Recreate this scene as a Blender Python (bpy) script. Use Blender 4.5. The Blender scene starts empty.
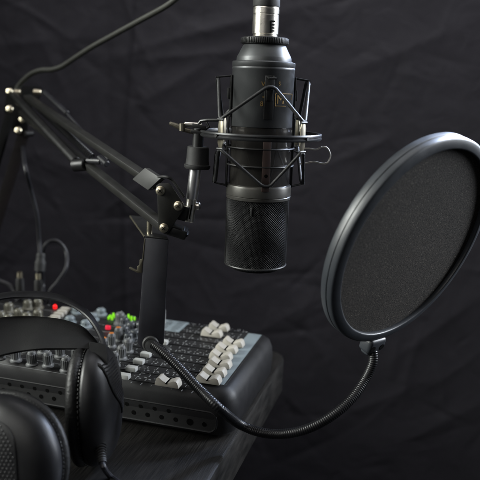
import bpy, bmesh, math, random
import numpy as np
from mathutils import Vector as V, Matrix, noise as mnoise
R = math.radians
random.seed(7)
sc = bpy.context.scene
C = sc.collection
# ------------------------------------------------------------------ camera model (all lengths in cm, scaled to metres at the end)
FPX, PITCH, ROLL, H = 693.0, R(12.2), R(2.2), 28.0
CAM = V((0, 0, H))
_f = V((0, math.cos(PITCH), -math.sin(PITCH))); _u0 = V((0, math.sin(PITCH), math.cos(PITCH))); _r0 = V((1, 0, 0))
CR = math.cos(ROLL)*_r0 + math.sin(ROLL)*_u0
CU = -math.sin(ROLL)*_r0 + math.cos(ROLL)*_u0
CF = _f
def ray(px, py): return CF + CR*((px-240)/FPX) + CU*(-(py-240)/FPX)
def D(px, py, d): return CAM + ray(px, py)*d            # at depth d
def Y(px, py, y):
    r = ray(px, py); return CAM + r*(y/r.y)
def Z(px, py, z):
    r = ray(px, py); return CAM + r*((z-H)/r.z)
def depth(p): return (p-CAM).dot(CF)

# ------------------------------------------------------------------ mesh builder
class MB:
    def __init__(s): s.v = []; s.f = []; s.m = []; s.mi = 0
    def add(s, vs, fs):
        b = len(s.v); s.v += [V(p) for p in vs]
        for f in fs: s.f.append([b+i for i in f]); s.m.append(s.mi)
        return s
    def bm(s, b, M=None):
        if M is not None: b.transform(M)
        b.verts.ensure_lookup_table(); b.verts.index_update()
        s.add([v.co.copy() for v in b.verts], [[v.index for v in f.verts] for f in b.faces]); b.free(); return s
    def box(s, c, size, rot=None, bev=0, seg=2):
        b = bmesh.new(); bmesh.ops.create_cube(b, size=1)
        b.transform(Matrix.Diagonal((size[0], size[1], size[2], 1)))
        if bev: bmesh.ops.bevel(b, geom=list(b.edges), offset=bev, segments=seg, affect='EDGES', profile=.5)
        M = Matrix.Translation(V(c)) @ (rot.to_4x4() if rot is not None else Matrix.Identity(4))
        return s.bm(b, M)
    def bar(s, p, q, w, h, up=V((0,0,1)), bev=0, ext=0):
        p, q = V(p), V(q); x = (q-p).normalized(); y = up.cross(x).normalized(); z = x.cross(y)
        rot = Matrix((x, y, z)).transposed()
        return s.box((p+q)/2, ((q-p).length+ext, w, h), rot, bev)
    def lathe(s, prof, o=V((0,0,0)), ax=V((0,0,1)), n=48, ref=None, caps=True):
        ax = V(ax).normalized(); ref = V(ref) if ref is not None else (V((1,0,0)) if abs(ax.x) < .9 else V((0,1,0)))
        e1 = (ref-ax*ref.dot(ax)).normalized(); e2 = ax.cross(e1); o = V(o)
        vs, fs, rows = [], [], []
        for (r, z) in prof:
            if r < 1e-6: rows.append([len(vs)]); vs.append(o+ax*z)
            else:
                rows.append(list(range(len(vs), len(vs)+n)))
                for k in range(n):
                    a = 2*math.pi*k/n; vs.append(o+ax*z+(e1*math.cos(a)+e2*math.sin(a))*r)
        for A, B in zip(rows, rows[1:]):
            for k in range(n):
                k2 = (k+1) % n
                if len(A) == 1 and len(B) == 1: continue
                if len(A) == 1: fs.append([A[0], B[k2], B[k]])
                elif len(B) == 1: fs.append([A[k], A[k2], B[0]])
                else: fs.append([A[k], A[k2], B[k2], B[k]])
        if caps:
            if len(rows[0]) > 1: fs.append(rows[0][::-1])
            if len(rows[-1]) > 1: fs.append(rows[-1])
        return s.add(vs, fs)
    def cyl(s, p, q, r, n=24, bev=0, r2=None):
        p, q = V(p), V(q); L = (q-p).length; r2 = r if r2 is None else r2
        pr = [(r-bev, 0), (r, bev), (r2, L-bev), (r2-bev, L)] if bev else [(r, 0), (r2, L)]
        return s.lathe([(0,0)]+pr+[(0,L)], p, q-p, n)
    def tube(s, pts, r, n=10, closed=False, caps=True, flat=1.0, up0=None):
        pts = [V(p) for p in pts]; N = len(pts); rs = r if hasattr(r, '__len__') else [r]*N
        vs, fs = [], []; up = up0
        for i, p in enumerate(pts):
            a = pts[i-1] if (i or closed) else pts[i]; b = pts[(i+1) % N] if (i < N-1 or closed) else pts[i]
            t = (b-a).normalized()
            if up is None: up = V((0,0,1)) if abs(t.z) < .9 else V((1,0,0))
            e1 = (up-t*up.dot(t)).normalized(); up = e1; e2 = t.cross(e1)
            for k in range(n):
                an = 2*math.pi*k/n; vs.append(p+(e1*math.cos(an)*flat+e2*math.sin(an))*rs[i])
        for i in range(N if closed else N-1):
            j = (i+1) % N
            for k in range(n):
                k2 = (k+1) % n; fs.append([i*n+k, i*n+k2, j*n+k2, j*n+k])
        if caps and not closed: fs.append(list(range(n))[::-1]); fs.append([(N-1)*n+k for k in range(n)])
        return s.add(vs, fs)
    def prism(s, poly, nrm, th, bev=0):
        poly = [V(p) for p in poly]; nrm = V(nrm).normalized(); n = len(poly)
        b = bmesh.new(); bot = [b.verts.new(p) for p in poly]; top = [b.verts.new(p+nrm*th) for p in poly]
        b.faces.new(bot[::-1]); b.faces.new(top)
        for k in range(n): b.faces.new([bot[k], bot[(k+1) % n], top[(k+1) % n], top[k]])
        bmesh.ops.recalc_face_normals(b, faces=b.faces[:])
        if bev: bmesh.ops.bevel(b, geom=list(b.edges), offset=bev, segments=2, affect='EDGES', profile=.5)
        return s.bm(b)
    def loft(s, secs, n=56, closed_ends=True):        # secs: lists of n points
        vs = [p for r in secs for p in r]; n = len(secs[0]); fs = []
        for i in range(len(secs)-1):
            for k in range(n):
                k2 = (k+1) % n; fs.append([i*n+k, i*n+k2, (i+1)*n+k2, (i+1)*n+k])
        if closed_ends: fs.append(list(range(n))[::-1]); fs.append([(len(secs)-1)*n+k for k in range(n)])
        return s.add(vs, fs)
    def sheet(s, poly): return s.add(poly, [list(range(len(poly)))])
    def build(s, name, mats, parent=None, origin=None, sharp=35):
        me = bpy.data.meshes.new(name); me.from_pydata([tuple(v) for v in s.v], [], s.f)
        mats = mats if isinstance(mats, (list, tuple)) else [mats]
        for m in mats: me.materials.append(m)
        for p, mi in zip(me.polygons, s.m): p.material_index = mi; p.use_smooth = True
        b = bmesh.new(); b.from_mesh(me); bmesh.ops.recalc_face_normals(b, faces=b.faces[:]); b.to_mesh(me); b.free()
        me.set_sharp_from_angle(angle=R(sharp))
        o = bpy.data.objects.new(name, me); C.objects.link(o)
        off = V((0,0,0))
        if origin is not None: off = V(origin)
        elif parent is not None and parent.get('_w'): off = V(parent['_w'])
        me.transform(Matrix.Translation(-off))
        if parent is not None: o.parent = parent
        if parent is not None and parent.get('_w'): o['_w'] = parent['_w']
        return o
def tag(o, label, cat, group=None):
    o['label'] = label; o['category'] = cat
    if group: o['group'] = group
    return o
def thing(name, loc, label, cat, rz=0, group=None, local=False):
    o = bpy.data.objects.new(name, None); C.objects.link(o); o.location = loc; o.rotation_euler = (0,0,rz)
    o.empty_display_size = .02
    if not local: o['_w'] = tuple(loc)                 # children built in world coordinates
    return tag(o, label, cat, group)
def spline(pts, n=8, closed=False):                    # Catmull-Rom
    P = [V(p) for p in pts]; out = []; N = len(P)
    for i in range(N if closed else N-1):
        if closed: a, b, c, d = P[i-1], P[i], P[(i+1) % N], P[(i+2) % N]
        else: a, b, c, d = P[max(i-1,0)], P[i], P[i+1], P[min(i+2,N-1)]
        for k in range(n):
            t = k/n; out.append(.5*((2*b)+(c-a)*t+(2*a-5*b+4*c-d)*t*t+(3*b-a-3*c+d)*t**3))
    if not closed: out.append(P[-1])
    return out

# ------------------------------------------------------------------ materials (object coordinates are metres)
def mat(name, col, rough=.5, metal=0, spec=.5, var=.15, vscale=60, bump=0, bscale=800, rvar=.1, coat=0, sheen=0, emit=None, estr=0, dust=0, stretch=None):
    m = bpy.data.materials.new(name); m.use_nodes = True; nt = m.node_tree; N = nt.nodes; L = nt.links
    b = N['Principled BSDF']; b.inputs['Metallic'].default_value = metal; b.inputs['Specular IOR Level'].default_value = spec
    b.inputs['Coat Weight'].default_value = coat; b.inputs['Sheen Weight'].default_value = sheen
    tc = N.new('ShaderNodeTexCoord'); mp = N.new('ShaderNodeMapping'); L.new(tc.outputs['Object'], mp.inputs['Vector'])
    if stretch: mp.inputs['Scale'].default_value = stretch
    n1 = N.new('ShaderNodeTexNoise'); n1.inputs['Scale'].default_value = vscale; n1.inputs['Detail'].default_value = 6
    L.new(mp.outputs[0], n1.inputs['Vector'])
    cr = N.new('ShaderNodeValToRGB'); cr.color_ramp.elements[0].position = .3; cr.color_ramp.elements[1].position = .7
    cr.color_ramp.elements[0].color = tuple(c*(1-var) for c in col)+(1,); cr.color_ramp.elements[1].color = tuple(min(1,c*(1+var)) for c in col)+(1,)
    L.new(n1.outputs['Fac'], cr.inputs[0]); out = cr.outputs[0]
    if dust:
        n3 = N.new('ShaderNodeTexNoise'); n3.inputs['Scale'].default_value = 1800; n3.inputs['Detail'].default_value = 2
        L.new(tc.outputs['Object'], n3.inputs['Vector'])
        c3 = N.new('ShaderNodeValToRGB'); c3.color_ramp.elements[0].position = .68; c3.color_ramp.elements[1].position = .8
        c3.color_ramp.elements[0].color = (0,0,0,1); c3.color_ramp.elements[1].color = (dust,dust,dust,1); L.new(n3.outputs['Fac'], c3.inputs[0])
        mx = N.new('ShaderNodeMix'); mx.data_type = 'RGBA'; L.new(c3.outputs[0], mx.inputs['Factor']); L.new(out, mx.inputs['A']); mx.inputs['B'].default_value = (.3,.29,.27,1); out = mx.outputs['Result']
    L.new(out, b.inputs['Base Color'])
    mr = N.new('ShaderNodeMapRange'); mr.inputs['To Min'].default_value = max(.02,rough-rvar); mr.inputs['To Max'].default_value = min(1,rough+rvar)
    n2 = N.new('ShaderNodeTexNoise'); n2.inputs['Scale'].default_value = vscale*1.7; n2.inputs['Detail'].default_value = 8; L.new(mp.outputs[0], n2.inputs['Vector'])
    L.new(n2.outputs['Fac'], mr.inputs['Value']); L.new(mr.outputs[0], b.inputs['Roughness'])
    if bump:
        n4 = N.new('ShaderNodeTexNoise'); n4.inputs['Scale'].default_value = bscale; n4.inputs['Detail'].default_value = 3; L.new(mp.outputs[0], n4.inputs['Vector'])
        bp = N.new('ShaderNodeBump'); bp.inputs['Strength'].default_value = bump; bp.inputs['Distance'].default_value = .0004
        L.new(n4.outputs['Fac'], bp.inputs['Height']); L.new(bp.outputs[0], b.inputs['Normal'])
    if emit: b.inputs['Emission Color'].default_value = emit+(1,); b.inputs['Emission Strength'].default_value = estr
    return m
M = dict(
 mic_paint = mat('mic_paint', (.055,.057,.059), .42, .55, rvar=.16, bump=.12, bscale=2500, dust=.25),
 mic_gloss = mat('mic_gloss', (.045,.042,.039), .16, .7, rvar=.06),
 mic_band = mat('mic_band', (.055,.053,.048), .38, .6, bump=.08, bscale=2000),
 grille_wire = mat('grille_wire', (.0085,.0085,.009), .62, 0, spec=.2),
 frame_metal = mat('frame_metal', (.014,.014,.014), .45, .2),
 grille_core = mat('grille_core', (.004,.004,.0045), .9, 0, spec=.1),
 steel = mat('steel', (.72,.69,.62), .3, 1, bump=.1, bscale=1200),
 chrome = mat('chrome', (.9,.89,.88), .3, 1, rvar=.05),
 brass_screw = mat('brass_screw', (.62,.56,.42), .3, 1, bump=.2, bscale=900),
 black_metal = mat('black_metal', (.0085,.0085,.0085), .42, .1, bump=.12, bscale=1800, dust=.12),
 arm_metal = mat('arm_metal', (.0145,.0143,.013), .46, .2, bump=.12, bscale=1800, dust=.15),
 saddle = mat('saddle', (.04,.04,.039), .5, .1, bump=.1, dust=.1),
 lit_edge_metal = mat('lit_edge_metal', (.09,.082,.06), .4, .5),  # paler than the clamp: paints light caught on its edges
 dark_bar = mat('dark_bar', (.004,.004,.004), .75, 0, spec=.15),
 plate_metal = mat('plate_metal', (.015,.015,.02), .5, .1, bump=.15, bscale=1800, dust=.12),
 brown_metal = mat('brown_metal', (.05,.034,.03), .4, .3),
 red_brown = mat('red_brown', (.006,.0042,.004), .7, 0, spec=.15),
 tan_metal = mat('tan_metal', (.17,.155,.12), .4, .8),
 ring_paint = mat('ring_paint', (.022,.0225,.024), .34, .4, bump=.08, bscale=1800),
 rubber = mat('rubber', (.009,.009,.009), .65, 0, bump=.2, bscale=1500, dust=.1),
 cable = mat('cable', (.05,.051,.043), .6, 0, spec=.35, bump=.15, bscale=1200),
 thin_cable = mat('thin_cable', (.012,.012,.015), .45),
 cord = mat('cord', (.0045,.0045,.005), .5, 0, bump=.5, bscale=2600),
 hoop = mat('hoop', (.027,.0305,.036), .42, 0, spec=.6, bump=.1, bscale=1500, dust=.12),
 gooseneck = mat('gooseneck', (.01,.01,.011), .33, .3),
 gold = mat('gold', (.27,.175,.065), .4, .7),
 mixer_body = mat('mixer_body', (.0085,.0085,.0095), .5, 0, spec=.35, bump=.15, bscale=2000, dust=.1),
 mixer_panel = mat('mixer_panel', (.009,.009,.0095), .5, 0, dust=.12),
 mixer_grey = mat('mixer_grey', (.15,.18,.195), .5, 0, var=.08),
 print_white = mat('print_white', (.17,.175,.178), .6, 0),
 vent = mat('vent', (.007,.007,.0075), .55, 0, bump=.2),
 hole = mat('hole', (.002,.002,.002), .9, 0, spec=.05),
 fader = mat('fader', (.35,.33,.29), .5, 0, var=.06, bump=.06),
 fader_top = mat('fader_top', (.82,.81,.77), .45, 0, var=.04),
 knob_grey = mat('knob_grey', (.085,.088,.09), .5, 0, bump=.1),
 knob_warm = mat('knob_warm', (.11,.105,.08), .4, .1),
 knob_dark = mat('knob_dark', (.04,.045,.05), .45, 0),
 orange = mat('orange', (.3,.1,.02), .5, 0),
 key_white = mat('key_white', (.33,.335,.325), .5, 0),
 led_red = mat('led_red', (.3,.0,.0), .4, emit=(1,.0,.0), estr=1.6),
 led_red_dim = mat('led_red_dim', (.3,.01,.03), .4, emit=(.9,.01,.04), estr=.55),
 led_green = mat('led_green', (.1,.3,.0), .4, emit=(.22,.75,.0), estr=.7),
 shell = mat('shell', (.0065,.0065,.0075), .42, 0, spec=.42, bump=.06, bscale=2500, dust=.06),
 leather = mat('leather', (.006,.006,.006), .5, 0, spec=.4, bump=.9, bscale=520),
 stitch = mat('stitch', (.03,.03,.03), .5),
 bump_metal = mat('bump_metal', (.02,.02,.022), .35, .3),
 pad = mat('pad', (.0035,.0035,.0035), .65, 0, spec=.3, bump=.4, bscale=1200),
)
# desk: dark stained wood, grain along local Y
def desk_mat():
    m = mat('desk_wood', (.010,.0092,.0085), .5, 0, spec=.3, var=.9, vscale=45, bump=.35, bscale=60, rvar=.1, stretch=(22,.8,3))
    return m
M['desk'] = desk_mat()
# pop filter fabric: tight nylon weave with speckle
def screen_mat():
    m = bpy.data.materials.new('pop_screen'); m.use_nodes = True; nt = m.node_tree; N = nt.nodes; L = nt.links; b = N['Principled BSDF']
    tc = N.new('ShaderNodeTexCoord')
    n = N.new('ShaderNodeTexNoise'); n.inputs['Scale'].default_value = 1300; n.inputs['Detail'].default_value = 2; L.new(tc.outputs['Object'], n.inputs['Vector'])
    cr = N.new('ShaderNodeValToRGB'); e = cr.color_ramp.elements; e[0].position = .33; e[0].color = (.004,.0037,.0034,1); e[1].position = .8; e[1].color = (.095,.083,.071,1)
    L.new(n.outputs['Fac'], cr.inputs[0])
    n2 = N.new('ShaderNodeTexNoise'); n2.inputs['Scale'].default_value = 30; n2.inputs['Detail'].default_value = 4; L.new(tc.outputs['Object'], n2.inputs['Vector'])
    mx = N.new('ShaderNodeMix'); mx.data_type = 'RGBA'; mx.blend_type = 'MULTIPLY'; mx.inputs['Factor'].default_value = .45
    wn = N.new('ShaderNodeTexVoronoi'); wn.inputs['Scale'].default_value = 850; L.new(tc.outputs['Object'], wn.inputs['Vector'])
    sx = N.new('ShaderNodeSeparateColor'); L.new(wn.outputs['Color'], sx.inputs[0])
    g1 = N.new('ShaderNodeMath'); g1.operation = 'GREATER_THAN'; g1.inputs[1].default_value = .93; L.new(sx.outputs[0], g1.inputs[0])
    g2 = N.new('ShaderNodeMath'); g2.operation = 'LESS_THAN'; g2.inputs[1].default_value = .38; L.new(wn.outputs['Distance'], g2.inputs[0])
    g3 = N.new('ShaderNodeMath'); g3.operation = 'MULTIPLY'; L.new(g1.outputs[0], g3.inputs[0]); L.new(g2.outputs[0], g3.inputs[1])
    ms = N.new('ShaderNodeMix'); ms.data_type = 'RGBA'; L.new(g3.outputs[0], ms.inputs['Factor']); L.new(cr.outputs[0], ms.inputs['A']); ms.inputs['B'].default_value = (.13,.115,.095,1)
    L.new(ms.outputs['Result'], mx.inputs['A']); L.new(n2.outputs['Fac'], mx.inputs['B']); L.new(mx.outputs['Result'], b.inputs['Base Color'])
    vo = N.new('ShaderNodeTexVoronoi'); vo.inputs['Scale'].default_value = 1500; L.new(tc.outputs['Object'], vo.inputs['Vector'])
    bp = N.new('ShaderNodeBump'); bp.inputs['Strength'].default_value = .35; bp.inputs['Distance'].default_value = .0003; L.new(vo.outputs['Distance'], bp.inputs['Height']); L.new(bp.outputs[0], b.inputs['Normal'])
    b.inputs['Roughness'].default_value = .75; b.inputs['Specular IOR Level'].default_value = .25
    return m
M['screen'] = screen_mat()
def cloth_mat():
    m = bpy.data.materials.new('black_cloth'); m.use_nodes = True; nt = m.node_tree; N = nt.nodes; L = nt.links; b = N['Principled BSDF']
    tc = N.new('ShaderNodeTexCoord')
    n2 = N.new('ShaderNodeTexNoise'); n2.inputs['Scale'].default_value = 7; n2.inputs['Detail'].default_value = 8; n2.inputs['Roughness'].default_value = .62; L.new(tc.outputs['Object'], n2.inputs['Vector'])
    cr = N.new('ShaderNodeValToRGB'); e = cr.color_ramp.elements; e[0].position = .3; e[0].color = (.036,.0345,.0415,1); e[1].position = .75; e[1].color = (.051,.0485,.0585,1)
    L.new(n2.outputs['Fac'], cr.inputs[0]); L.new(cr.outputs[0], b.inputs['Base Color'])
    n3 = N.new('ShaderNodeTexNoise'); n3.inputs['Scale'].default_value = 26; n3.inputs['Detail'].default_value = 7; n3.inputs['Distortion'].default_value = .6; L.new(tc.outputs['Object'], n3.inputs['Vector'])
    n4 = N.new('ShaderNodeTexNoise'); n4.inputs['Scale'].default_value = 700; L.new(tc.outputs['Object'], n4.inputs['Vector'])
    bp = N.new('ShaderNodeBump'); bp.inputs['Strength'].default_value = .6; bp.inputs['Distance'].default_value = .004; L.new(n3.outputs['Fac'], bp.inputs['Height'])
    bp2 = N.new('ShaderNodeBump'); bp2.inputs['Strength'].default_value = .35; bp2.inputs['Distance'].default_value = .0008; L.new(n4.outputs['Fac'], bp2.inputs['Height']); L.new(bp.outputs[0], bp2.inputs['Normal'])
    L.new(bp2.outputs[0], b.inputs['Normal'])
    b.inputs['Roughness'].default_value = .62; b.inputs['Specular IOR Level'].default_value = .35; b.inputs['Sheen Weight'].default_value = .05
    return m
M['cloth'] = cloth_mat()

# ================================================================== BACKDROP
def backdrop():
    nx, nz = 640, 520; x0, x1, z0, z1, yb = -95, 105, -75, 85, 108
    X, Zz = np.meshgrid(np.linspace(x0, x1, nx), np.linspace(z0, z1, nz)); hgt = np.zeros_like(X)
    rng = np.random.default_rng(5)
    def crease(n, L0, L1, w0, w1, a0, a1):
        for i in range(n):                             # short ridges in all directions, most of them slanting
            cx, cz = rng.uniform(x0, x1), rng.uniform(z0, z1); a = rng.choice([R(28), R(-35), R(70), R(100), R(5), R(140)]) + rng.normal(0, .35)
            L, w, amp = rng.uniform(L0, L1), rng.uniform(w0, w1), rng.uniform(a0, a1)*rng.choice([1, -1]); k = rng.uniform(-.012, .012)
            i0, i1 = np.searchsorted(X[0], [cx-2.6*L, cx+2.6*L]); j0, j1 = np.searchsorted(Zz[:,0], [cz-2.6*L, cz+2.6*L]); sl = (slice(j0, j1), slice(i0, i1))
            dx, dz = X[sl]-cx, Zz[sl]-cz; s = dx*math.cos(a)+dz*math.sin(a); t = -dx*math.sin(a)+dz*math.cos(a) + k*s*s
            hgt[sl] += amp*np.exp(-(np.abs(t)/w)**1.25)*np.exp(-(s/L)**2)
    crease(40, 9, 20, 1.5, 3.2, .04, .11); crease(620, 2.5, 7, .4, 1.0, .07, .22); crease(1700, 1.2, 4.0, .25, .6, .03, .1)
    for cx, w, amp in ((-60, 16, .9), (-14, 14, .5), (30, 20, .8), (75, 17, .9)):
        hgt += amp*np.exp(-((X-cx+.08*Zz)/w)**2)
    # hanging seam left of the microphone, where one drop overlaps the next
    sx = Y(131, 60, yb).x; xs = X - sx - .03*(Zz-20) + .5*np.sin(Zz*.11)
    hgt += .28*np.exp(-(xs/.5)**2) + .45/(1+np.exp(-xs/.6))
    sx2 = Y(108, 260, yb).x; hgt += -.15*np.exp(-((X-sx2)/.8)**2)
    # long slanting folds to the right of the seam
    for (pa, pb, w, amp) in (((140,48),(300,8),1.6,.9), ((142,60),(232,52),1.1,.6), ((138,105),(215,60),1.4,.6), ((330,80),(478,20),1.7,.5), ((405,60),(412,110),1.0,.5), ((300,430),(420,380),1.4,.5),
                             ((260,330),(330,290),1.6,.5), ((395,440),(480,400),1.6,.5), ((20,150),(120,185),1.4,.5), ((90,20),(60,60),1.5,.5), ((0,45),(60,40),1.2,.5), ((400,350),(470,300),1.5,.6), ((290,290),(330,370),1.3,.5)):
        A, B = Y(*pa, yb), Y(*pb, yb); d = np.array([B.x-A.x, B.z-A.z]); Ln = np.hypot(*d); d /= Ln
        s = (X-A.x)*d[0]+(Zz-A.z)*d[1]; t = -(X-A.x)*d[1]+(Zz-A.z)*d[0]
        q = np.clip(s/Ln, 0, 1); hgt += .5*amp*np.exp(-np.abs(t/w)**1.3)*np.exp(-((s-q*Ln)/4)**2)*(.35+.65*np.sin(np.pi*np.clip(q,.05,.95)))
    vs = [(X[j,i], yb-hgt[j,i], Zz[j,i]) for j in range(nz) for i in range(nx)]
    fs = [[j*nx+i, j*nx+i+1, (j+1)*nx+i+1, (j+1)*nx+i] for j in range(nz-1) for i in range(nx-1)]
    mb = MB(); mb.add(vs, fs); o = mb.build('backdrop', M['cloth'], origin=(0, yb, 0), sharp=180); o.location = (0, yb, 0)
    o['kind'] = 'structure'; return o
backdrop()

# ================================================================== DESK AND MIXER FRAME
YAW = R(15.4)                                          # the mixer's and desk's side edges run this much to the right of the view
E1 = V((math.sin(YAW), math.cos(YAW), 0)); E2 = V((math.cos(YAW), -math.sin(YAW), 0))   # away, right
MR = Matrix.Rotation(-YAW, 4, 'Z')
def rrect(x0, x1, y0, y1, r, n=8, inset=0):
    x0 += inset; x1 -= inset; y0 += inset; y1 -= inset; r = max(.02, r-inset); out = []
    for cx, cy, a0 in ((x1-r, y0+r, -90), (x1-r, y1-r, 0), (x0+r, y1-r, 90), (x0+r, y0+r, 180)):
        for k in range(n+1):
            a = R(a0+90*k/n); out.append((cx+r*math.cos(a), cy+r*math.sin(a)))
    return out
d_edge = Z(203.5, 480, 0); d_far = Z(281, 356, 0)
desk_o = d_edge - E1*30 + E2*.45
far_len = (d_far-desk_o).dot(E1)+1.5
desk = thing('desk', desk_o, 'dark wood grained desk top with rounded corner under the mixer', 'desk', rz=-YAW, local=True)
def slab(x0, x1, y0, y1, r, secs): return [[V((x, y, z)) for x, y in rrect(x0, x1, y0, y1, r, 10, ins)] for z, ins in secs]
mb = MB(); mb.loft(slab(-95, 0, 0, far_len, 2.2, [(-4.2,.5),(-4.05,.2),(-3.7,0),(-.35,0),(-.12,.08),(0,.35)]))
mb.build('desktop', M['desk'], desk)
for i, x in enumerate((-88, -8)):
    m2 = MB(); m2.box((x, far_len/2, -4.22-32), (2.2, far_len-12, 64), bev=.1); m2.build('side_panel', M['desk'], desk)

# --- mixer
PZ = 4.3                                               # height of the control panel
mo = Z(222, 441, 0)                                    # near right bottom corner (rounded away)
mo = mo + E2*.9 - E1*.2
pf = Z(262, 334, PZ); MLEN = (pf-mo).dot(E1)+.9
mixer = thing('audio_mixer', mo, 'black audio mixing console with white fader caps and lit meters on the desk', 'mixing console', rz=-YAW, local=True)
MW = 44
body = MB(); body.loft(slab(-MW, 0, 0, MLEN, 1.7, [(.25,.7),(.3,.35),(.6,.12),(2.4,0),(3.3,.1),(3.9,.35),(PZ-.12,.75),(PZ,.95)]))
body_o = body.build('body', M['mixer_body'], mixer)
for x in (-MW+3, -3):
    for y in (2.5, MLEN-2.5): mb = MB(); mb.cyl((x, y, 0), (x, y, .3), .7, 16); mb.build('rubber_foot', M['rubber'], mixer)
def mloc(p):                                           # world -> mixer local
    q = p-mo; return V((q.dot(E2), q.dot(E1), q.z))
def mp(px, py, z=PZ): return mloc(Z(px, py, z))
mb = MB(); mb.prism([V((x, y, PZ+.004)) for x, y in rrect(-MW+1.2, -1.1, 1.15, MLEN-1.15, .5, 5)], V((0,0,1)), .04)
mb.build('control_panel', M['mixer_panel'], mixer)
TOP = PZ+.05
mb = MB(); sx1 = -1.25; sx0 = sx1-1.35
mb.box(((sx0+sx1)/2, MLEN/2, TOP+.01), (sx1-sx0, MLEN-2.7, .025), bev=.008); mb.build('edge_strip', M['mixer_grey'], mixer)
# vent panel on the near side
mb = MB(); vz0, vz1 = .75, 2.35
def stad(x0, x1, z0, z1, y, n=10, r=None):
    r = r or (z1-z0)/2; out = []
    for cx, cz, a0 in ((x1-r, z0+r, -90), (x1-r, z1-r, 0), (x0+r, z1-r, 90), (x0+r, z0+r, 180)):
        for k in range(n+1): a = R(a0+90*k/n); out.append(V((cx+r*math.cos(a), y, cz+r*math.sin(a))))
    return out
mb.prism(stad(-MW+2, -1.5, vz0, vz1, .16, r=.6), V((0,-1,0)), .12)
mb.mi = 1
k = 0; x = -2.4
while x > -MW+3:
    mb.cyl((x, .035, 1.28), (x, .02, 1.28), .3 if k == 1 else .2, 14)
    if k > 1: mb.cyl((x-.62, .035, 1.95), (x-.62, .02, 1.95), .19, 14)
    x -= 1.25; k += 1
mb.build('vent_panel', [M['vent'], M['hole']], mixer)
mb = MB(); mb.tube(stad(-MW+1.9, -1.4, vz0-.08, vz1+.08, .06, r=.68), .1, 8, closed=True); mb.build('vent_rim', M['mixer_body'], mixer)

def mpart(mb, name, m, loc, parent=mixer, label=None):
    o = mb.build(name, m, None); o.parent = parent; o.location = loc
    if label: o['label'] = label
    return o
def copyp(o, loc, parent=mixer):
    c = o.copy(); C.objects.link(c); c.parent = parent; c.location = loc
    for ch in o.children:
        g = ch.copy(); C.objects.link(g); g.parent = c
    return c
# faders: pixel of the cap's groove in the photo -> place on panel
FAD = [(168.5,379.5),(209,376.5),(214.5,369),(220,361),(221,353.5),(226.5,346.5),(233.5,340.5),(212,331),(219,325)]
r0 = mp(168.5, 384); 
fad_pos = []
for px, py in FAD:
    q = mp(px, py, TOP+.55); fad_pos.append((q.x, q.y))
def fader_proto(loc):
    mb = MB(); w = .52
    prof = [(-1.12,.08),(-1.08,.3),(-.98,.66),(-.86,.82),(-.7,.84),(-.35,.6),(-.09,.5),(-.07,.38),(.07,.38),(.09,.5),(.35,.58),(.62,.72),(.86,.72),(1.0,.56),(1.09,.3),(1.12,.08)]
    w = .47; poly = [V((x*.93, w, z*.95)) for x, z in prof]
    mb.prism(poly, V((0,-1,0)), 2*w, bev=.06)
    o = mpart(mb, 'fader', M['fader'], loc)
    m2 = MB(); m2.box((0, 0, .405), (.13, 1.06, .08)); s = m2.build('index_line', M['hole'], None); s.parent = o
    m3 = MB(); m3.box((0, 0, .02), (.5, .1, .16)); s = m3.build('stem', M['black_metal'], None); s.parent = o
    return o
f0 = None
for (x, y) in fad_pos:
    if f0 is None: f0 = fader_proto((x, y, TOP))
    else: copyp(f0, (x, y, TOP))
# slots and printed scales, one per fader row
ys = [p[1] for p in fad_pos]
mb = MB(); tk = MB(); rr = random.Random(3)
for i, y in enumerate(ys):
    mb.box((-7.6, y, TOP+.006), (9.0, .14, .012))
    for k in range(11):
        x = -12.0+.88*k
        for sgn in (-1, 1):
            tk.box((x, y+sgn*.45, TOP+.006), (.05, .28 if k % 5 else .42, .012))
        if rr.random() < .8: tk.box((x+.3, y+.56, TOP+.006), (.2, .13, .012))
    for k in range(24):                                # dense small print in the strips of the channel
        if rr.random() < .75: tk.box((-34+.95*k+rr.uniform(-.2,.2), y+.72+rr.uniform(-.08,.08), TOP+.006), (rr.uniform(.1,.5), rr.uniform(.05,.1), .012))
    x = -14.0
    while x < -1.6-1.5:                                # broken rows of tiny print along each fader
        wd = rr.uniform(.05,.2)
        if rr.random() < .8: tk.box((x, y+.86+rr.uniform(-.03,.03), TOP+.006), (wd, rr.uniform(.06,.12), .012))
        x += wd+rr.uniform(.04,.5)
    tk.box((-23, y-.86, TOP+.006), (21, .04, .012))
mb.build('fader_slot', M['hole'], mixer); tk.build('panel_print', M['print_white'], mixer)
tk = MB()
for k in range(60):
    if rr.random() < .8: tk.box((-3.4-.62*k, 1.32+rr.uniform(-.03,.03), TOP+.006), (rr.uniform(.12,.42), rr.uniform(.06,.13), .012))
tk.build('panel_print', M['print_white'], mixer)

# white buttons
def key(loc, sx=.95, sy=.62, h=.42, m='key_white', name='button'):
    mb = MB(); mb.box((0,0,h/2), (sx,sy,h), bev=.09); mb.box((0,0,h*.55), (sx*.7,sy*.7,h*.98), bev=.06)
    return mpart(mb, name, M[m], loc)
k0 = None
for (px, py) in ((124.5,375),(131.7,367.5),(139,360.3),(146,353.5),(163,341)):
    q = mp(px, py, TOP+.3)
    if k0 is None: k0 = key((q.x, q.y, TOP))
    else: copyp(k0, (q.x, q.y, TOP))
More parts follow.
